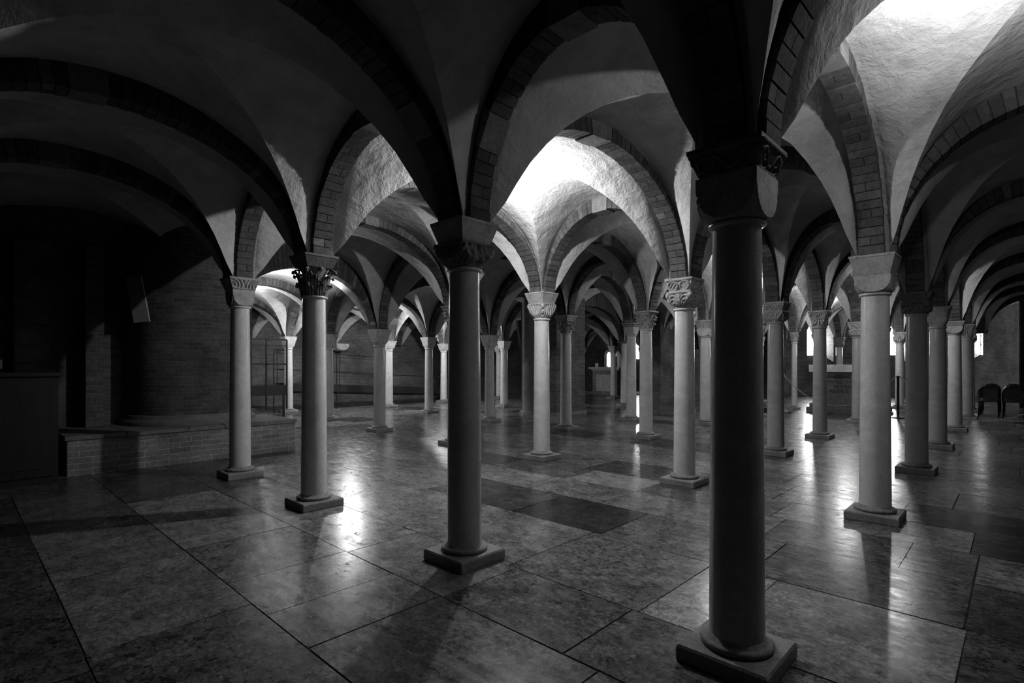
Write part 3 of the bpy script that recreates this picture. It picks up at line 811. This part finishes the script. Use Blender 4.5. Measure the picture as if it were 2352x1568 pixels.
# ------------------------------ ramp ---------------------------------------
def ramp_rail():
    e = empty('ramp', (0, 0, 0)); u0, u1 = 11.15, 12.4
    z = lambda v: (.42-.055*(v-4.9))
    a, b = 4.6, 10.2
    m = MB()
    vs = [(v*S, u*S, zz*S) for v in (a, b) for u in (u0+.02, u1) for zz in (max(.02, z(v)-.03), z(v)+.02)]
    m.add(vs, [(0, 1, 5, 4), (2, 6, 7, 3), (1, 3, 7, 5), (0, 4, 6, 2), (0, 2, 3, 1), (4, 5, 7, 6)]); m.build('ramp_deck', M['steel'], e)
    m = MB(); m.bar((a*S, u0*S, (z(a)+.10)*S), (b*S, u0*S, (z(b)+.10)*S), .02, .17*S); m.build('side_channel', M['steel'], e)
    for dz, hgt in ((.86, .035), (.80, .02), (.46, .04)):
        m = MB(); m.bar((a*S, u0*S, (z(a)+dz)*S), (b*S, u0*S, (z(b)+dz)*S), .03, hgt); m.build('handrail', M['steel'], e)
    for k in range(5):
        v = a+(b-a)*k/4
        m = MB(); m.bar((v*S, u0*S, 0), (v*S, u0*S, (z(v)+.87)*S), .03, .03); m.bar(((v+.07)*S, u0*S, (z(v)+.1)*S), ((v+.07)*S, u0*S, (z(v)+.87)*S), .02, .02); m.build('post', M['steel'], e)
    tag(e, 'black steel access ramp with sloping handrails in the side aisle', 'ramp')
    g = empty('gate_frame', (0, 0, 0)); v0, v1, uu = 3.3, 4.52, 10.35
    for v in (v0, 4.13, v1):
        m = MB(); m.bar((v*S, uu*S, .2), (v*S, uu*S, 1.47*S), .04, .04); m.build('post', M['steel'], g)
    for zz, t in ((1.47, .05), (1.0, .05), (1.36, .02)):
        m = MB(); m.bar((v0*S, uu*S, zz*S), (v1*S, uu*S, zz*S), .04, t); m.build('rail', M['steel'], g)
    m = MB(); m.bar((v0*S, uu*S, .5*S), (v1*S, uu*S, .5*S), .03, .2*S); m.build('toe_plate', M['steel'], g)
    for vf in (v1-.06, v0+.1):
        m = MB(); m.bar((vf*S, uu*S, 0), (vf*S, uu*S, .42*S), .05, .05); m.build('foot', M['steel'], g)
    tag(g, 'black steel railing frame at the landing beside a pale column', 'railing')
ramp_rail()
# corbel and wall arches on the far side-aisle wall
e = empty('wall_corbel', (7.0*S, 12.86*S, 0)); m = MB()
superblock(m, .08, .26, 1.33*S, 1.53*S, 'cushion'); m.build('corbel_block', M['capw'], e)
tag(e, 'pale cushion corbel hanging on the far brick wall above the ramp', 'corbel')

# ------------------------------ altars -------------------------------------
def text_mesh(cu_):
    t = bpy.data.objects.new('text', cu_); me = bpy.data.meshes.new_from_object(t); bpy.data.objects.remove(t); return me
def altar():
    v0, v1, u0, u1 = 12.5, 13.4, 1.98, 3.25
    e = empty('stone_altar', ((v0+v1)/2*S, (u0+u1)/2*S, 0)); cv, cu = (v0+v1)/2, (u0+u1)/2
    B = lambda a, b, c, d, z0, z1: ((( a-cv)*S, (c-cu)*S, z0*S), ((b-cv)*S, (d-cu)*S, z1*S))
    m = MB(); m.box(*B(v0-.1, v1+.1, u0-.03, u1+.03, 0, .1)); m.box(*B(v0-.02, v1, u0+.01, u1-.01, .1, .17)); m.build('step', M['altar'], e)
    m = MB(); m.box(*B(v0+.05, v1-.05, u0+.08, u1-.08, .17, .84)); body = m.build('altar_block', M['altar'], e)
    m = MB(); m.box(*B(v0-.02, v1+.02, u0, u1, .84, .99)); m.build('altar_slab', M['mensa'], e)
    for k, tx in enumerate(('ANSELME PRA', 'PATRE INSCRI', 'ADVENA', 'RESPICE PLE')):
        words = []
        for wd in tx.split():
            cu_ = bpy.data.curves.new('inscription', 'FONT'); cu_.body = wd; cu_.size = .15; cu_.extrude = .002
            cu_.materials.append(M['letter']); me = text_mesh(cu_); wid = max(p.co.x for p in me.vertices); words.append((me, wid))
        tot = sum(w_ for _, w_ in words)+.06*(len(words)-1); x = -tot/2
        for me, w_ in words:
            o = bpy.data.objects.new('inscription', me); col.objects.link(o); o.parent = e
            o.location = ((v0+.05-cv)*S-.003, -x, (.70-.095*k)*S); o.rotation_euler = (PI/2, 0, -PI/2); x += w_+.06
    tag(e, 'main stone altar with pale thick slab and inscribed dark front', 'altar')
altar()
def side_altar():
    cv, cu = 15.0, 9.9
    e = empty('side_altar', (cv*S, cu*S, 0))
    m = MB(); m.box((-.3, -.72, 0), (.5, .72, .80*S)); m.build('altar_block', M['bench'], e)
    m = MB(); m.box((-.32, -.8, .80*S), (.52, .8, .84*S)); m.box((-.42, -.9, .84*S), (.6, .9, .90*S), top=(0, 0)); m.build('altar_slab', M['mensa'], e)
    m = MB(); m.box((-.315, -.5, .12*S), (-.30, .5, .66*S)); m.build('front_panel', M['capw'], e)
    tag(e, 'small side altar of brick with moulded pale slab in the far chapel', 'altar')
    m = MB(); m.box((-.01, -.09, 0), (.01, .09, .2)); o = m.build('altar_card', M['cloth'], None, ((cv-.1)*S, (cu+.38)*S, .90*S)); tag(o, 'small white card standing on the side altar', 'card')
side_altar()

# ------------------------------ barrier chains -----------------------------
def post(v, u, lab):
    e = empty('barrier_post', (v*S, u*S, 0))
    m = MB(); m.lathe([(.001, 0), (.17, 0), (.17, .012), (.05, .03), (.03, .03)], 28); m.build('base', M['steel'], e)
    m = MB(); m.lathe([(.032, .02), (.032, .76*S), (.04, .76*S), (.04, .78*S), (.001, .79*S)], 20); m.build('pole', M['steel'], e)
    tag(e, lab, 'post', None); return e
post(12.1, 1.66, 'black barrier post standing in front of the bright apse window')
post(12.1, 3.66, 'black barrier post hidden behind a column at the chain left end')
post(11.0, -.65, 'black barrier post beyond the right edge where the chain ends')
def chain(a, b, sag, lab):
    a = Vector((a[0]*S, a[1]*S, a[2]*S)); b = Vector((b[0]*S, b[1]*S, b[2]*S)); m = MB(); n = 400; pts = []
    for k in range(n+1):
        t = k/n; p = a.lerp(b, t); p.z -= sag*S*4*t*(1-t); pts.append(p)
    acc = 0; step = .034; last = pts[0]; idx = 0; k = 0
    cur = [pts[0]]
    for p in pts[1:]:
        acc += (p-last).length; last = p
        if acc >= step: cur.append(p); acc = 0
    for k in range(len(cur)-1):
        p, q = cur[k], cur[k+1]; c = (p+q)/2; d = (q-p).normalized()
        sd = d.cross(Vector((0, 0, 1))).normalized(); up = sd.cross(d); w = sd if k % 2 else up
        ring = [c+d*math.cos(2*PI*t/10)*.027+w*math.sin(2*PI*t/10)*.015 for t in range(10)]
        m.tube(ring, .0075, 5, closed=True)
    tag(m.build('barrier_chain', M['chain']), lab, 'chain')
chain((12.1, 3.63, .77), (12.1, 1.69, .77), .60, 'metal chain sagging across in front of the main altar')
chain((12.1, 1.63, .77), (11.0, -.62, .77), .69, 'metal chain drooping to the floor at the right before the dark chairs')
# ------------------------------ chairs -------------------------------------
def chair(loc, rz, lab):
    e = empty('stacking_chair', loc, rz)
    m = MB(); m.box((-.22, -.21, .44), (.22, .21, .47)); m.build('seat', M['chair'], e)
    m = MB(); pts = [(-.21, -.22, .44), (-.21, -.26, .72)]+[(-.21*math.cos(PI*k/8), -.28, .72+.17*math.sin(PI*k/8)) for k in range(9)]+[(.21, -.26, .72), (.21, -.22, .44)]
    m.tube(pts, .012, 8)
    vs = [(x*.19, -.262-.02*z, .56+z*.27*(1-.25*x*x)) for z in (0, .5, 1) for x in (-1, -.5, 0, .5, 1)]
    fs = [(b*5+a, b*5+a+1, b*5+a+6, b*5+a+5) for b in range(2) for a in range(4)]
    m.add(vs, fs); m.add([(p[0], p[1]-.015, p[2]) for p in vs], [tuple(reversed(f)) for f in fs]); m.build('backrest', M['chair'], e)
    for sx in (-1, 1):
        for sy in (-1, 1):
            m = MB(); m.tube([(sx*.2, sy*.19, .44), (sx*.21, sy*.22, 0)], .011, 8); m.build('leg', M['chair'], e)
    tag(e, lab, 'chair', 'dark chairs in rows by the right apse wall'); return e
c0 = None; spots = [(13.5+.42*a, .46-.34*b) for b in range(4) for a in range(5)]
ordn = ['first', 'second', 'third', 'fourth', 'fifth']
for k, (v, u) in enumerate(spots):
    lab = 'dark rounded back chair, %s along the %s row beyond the right chain' % (ordn[k % 5], ('innermost', 'second', 'third', 'outermost')[k//5])
    if c0 is None: c0 = chair((v*S, u*S, 0), -PI/2, lab)
    else:
        c = copy_tree(c0); c.location = (v*S, u*S, 0); c['label'] = lab
# kneeler left of the altar
e = empty('kneeler', (11.75*S, 3.88*S, 0))
m = MB(); m.box((-.3, -.2, .10), (.3, .05, .16)); m.build('knee_board', M['wood'], e)
m = MB(); m.box((-.3, .12, 0), (.3, .16, .3)); m.box((-.3, -.2, 0), (-.26, .16, .1)); m.box((.26, -.2, 0), (.3, .16, .1)); m.build('frame', M['wood'], e)
tag(e, 'low dark wooden kneeler on the floor left of the main altar', 'kneeler')

# ------------------------------ lights -------------------------------------
def lamp(v, u, z, power, r=.04):
    l = bpy.data.lights.new('vault_lamp', 'POINT'); l.energy = power; l.shadow_soft_size = r
    o = bpy.data.objects.new('vault_lamp', l); col.objects.link(o); o.location = (v*S, u*S, z*S); return o
LAMPS = [(3.12, 2.95, 2.36, 175), (2.76, .12, 2.27, 26), (11.7, 2.85, 2.3, 60), (5.6, 9.85, 2.2, 220), (3.6, 9.85, 2.2, 90), (7.9, 9.85, 2.2, 200), (7.2, 3.0, 2.35, 60),
  (9.45, 4.4, 2.35, 70), (9.4, 1.35, 2.35, 60), (13.8, 2.85, 2.35, 110)]
for a in LAMPS: lamp(*a)
# uplighter in the bay right of the nearest column
for (v, u, z, e_) in ((2.76, .12, 2.27, 36), (3.5, 7.7, 2.0, 170), (5.4, 2.85, 2.2, 6)):
    l = bpy.data.lights.new('vault_uplight', 'SPOT'); l.energy = e_; l.shadow_soft_size = .05; l.spot_size = math.radians(172); l.spot_blend = .25
    o = bpy.data.objects.new('vault_uplight', l); col.objects.link(o); o.location = (v*S, u*S, z*S); o.rotation_euler = (PI, 0, 0)
w = bpy.data.worlds.new('World'); sc.world = w; w.use_nodes = True
w.node_tree.nodes['Background'].inputs[0].default_value = (0, 0, 0, 1)

# ------------------------------ camera -------------------------------------
cam = bpy.data.cameras.new('camera'); co = bpy.data.objects.new('camera', cam); col.objects.link(co)
cam.sensor_width = 36; cam.lens = 36*1230/2352; cam.shift_y = 52/2352; cam.clip_start = .05
co.location = (0, 0, S); co.rotation_euler = (PI/2, 0, math.radians(-46.4))
sc.camera = co
sc.view_settings.view_transform = 'Standard'; sc.view_settings.look = 'None'
sc.view_settings.exposure = 0; sc.view_settings.gamma = 1
sc.cycles.use_adaptive_sampling = True; sc.cycles.adaptive_threshold = .03
sc.cycles.max_bounces = 4; sc.cycles.diffuse_bounces = 1; sc.cycles.glossy_bounces = 3
sc.cycles.use_denoising = True; sc.cycles.sample_clamp_indirect = 6
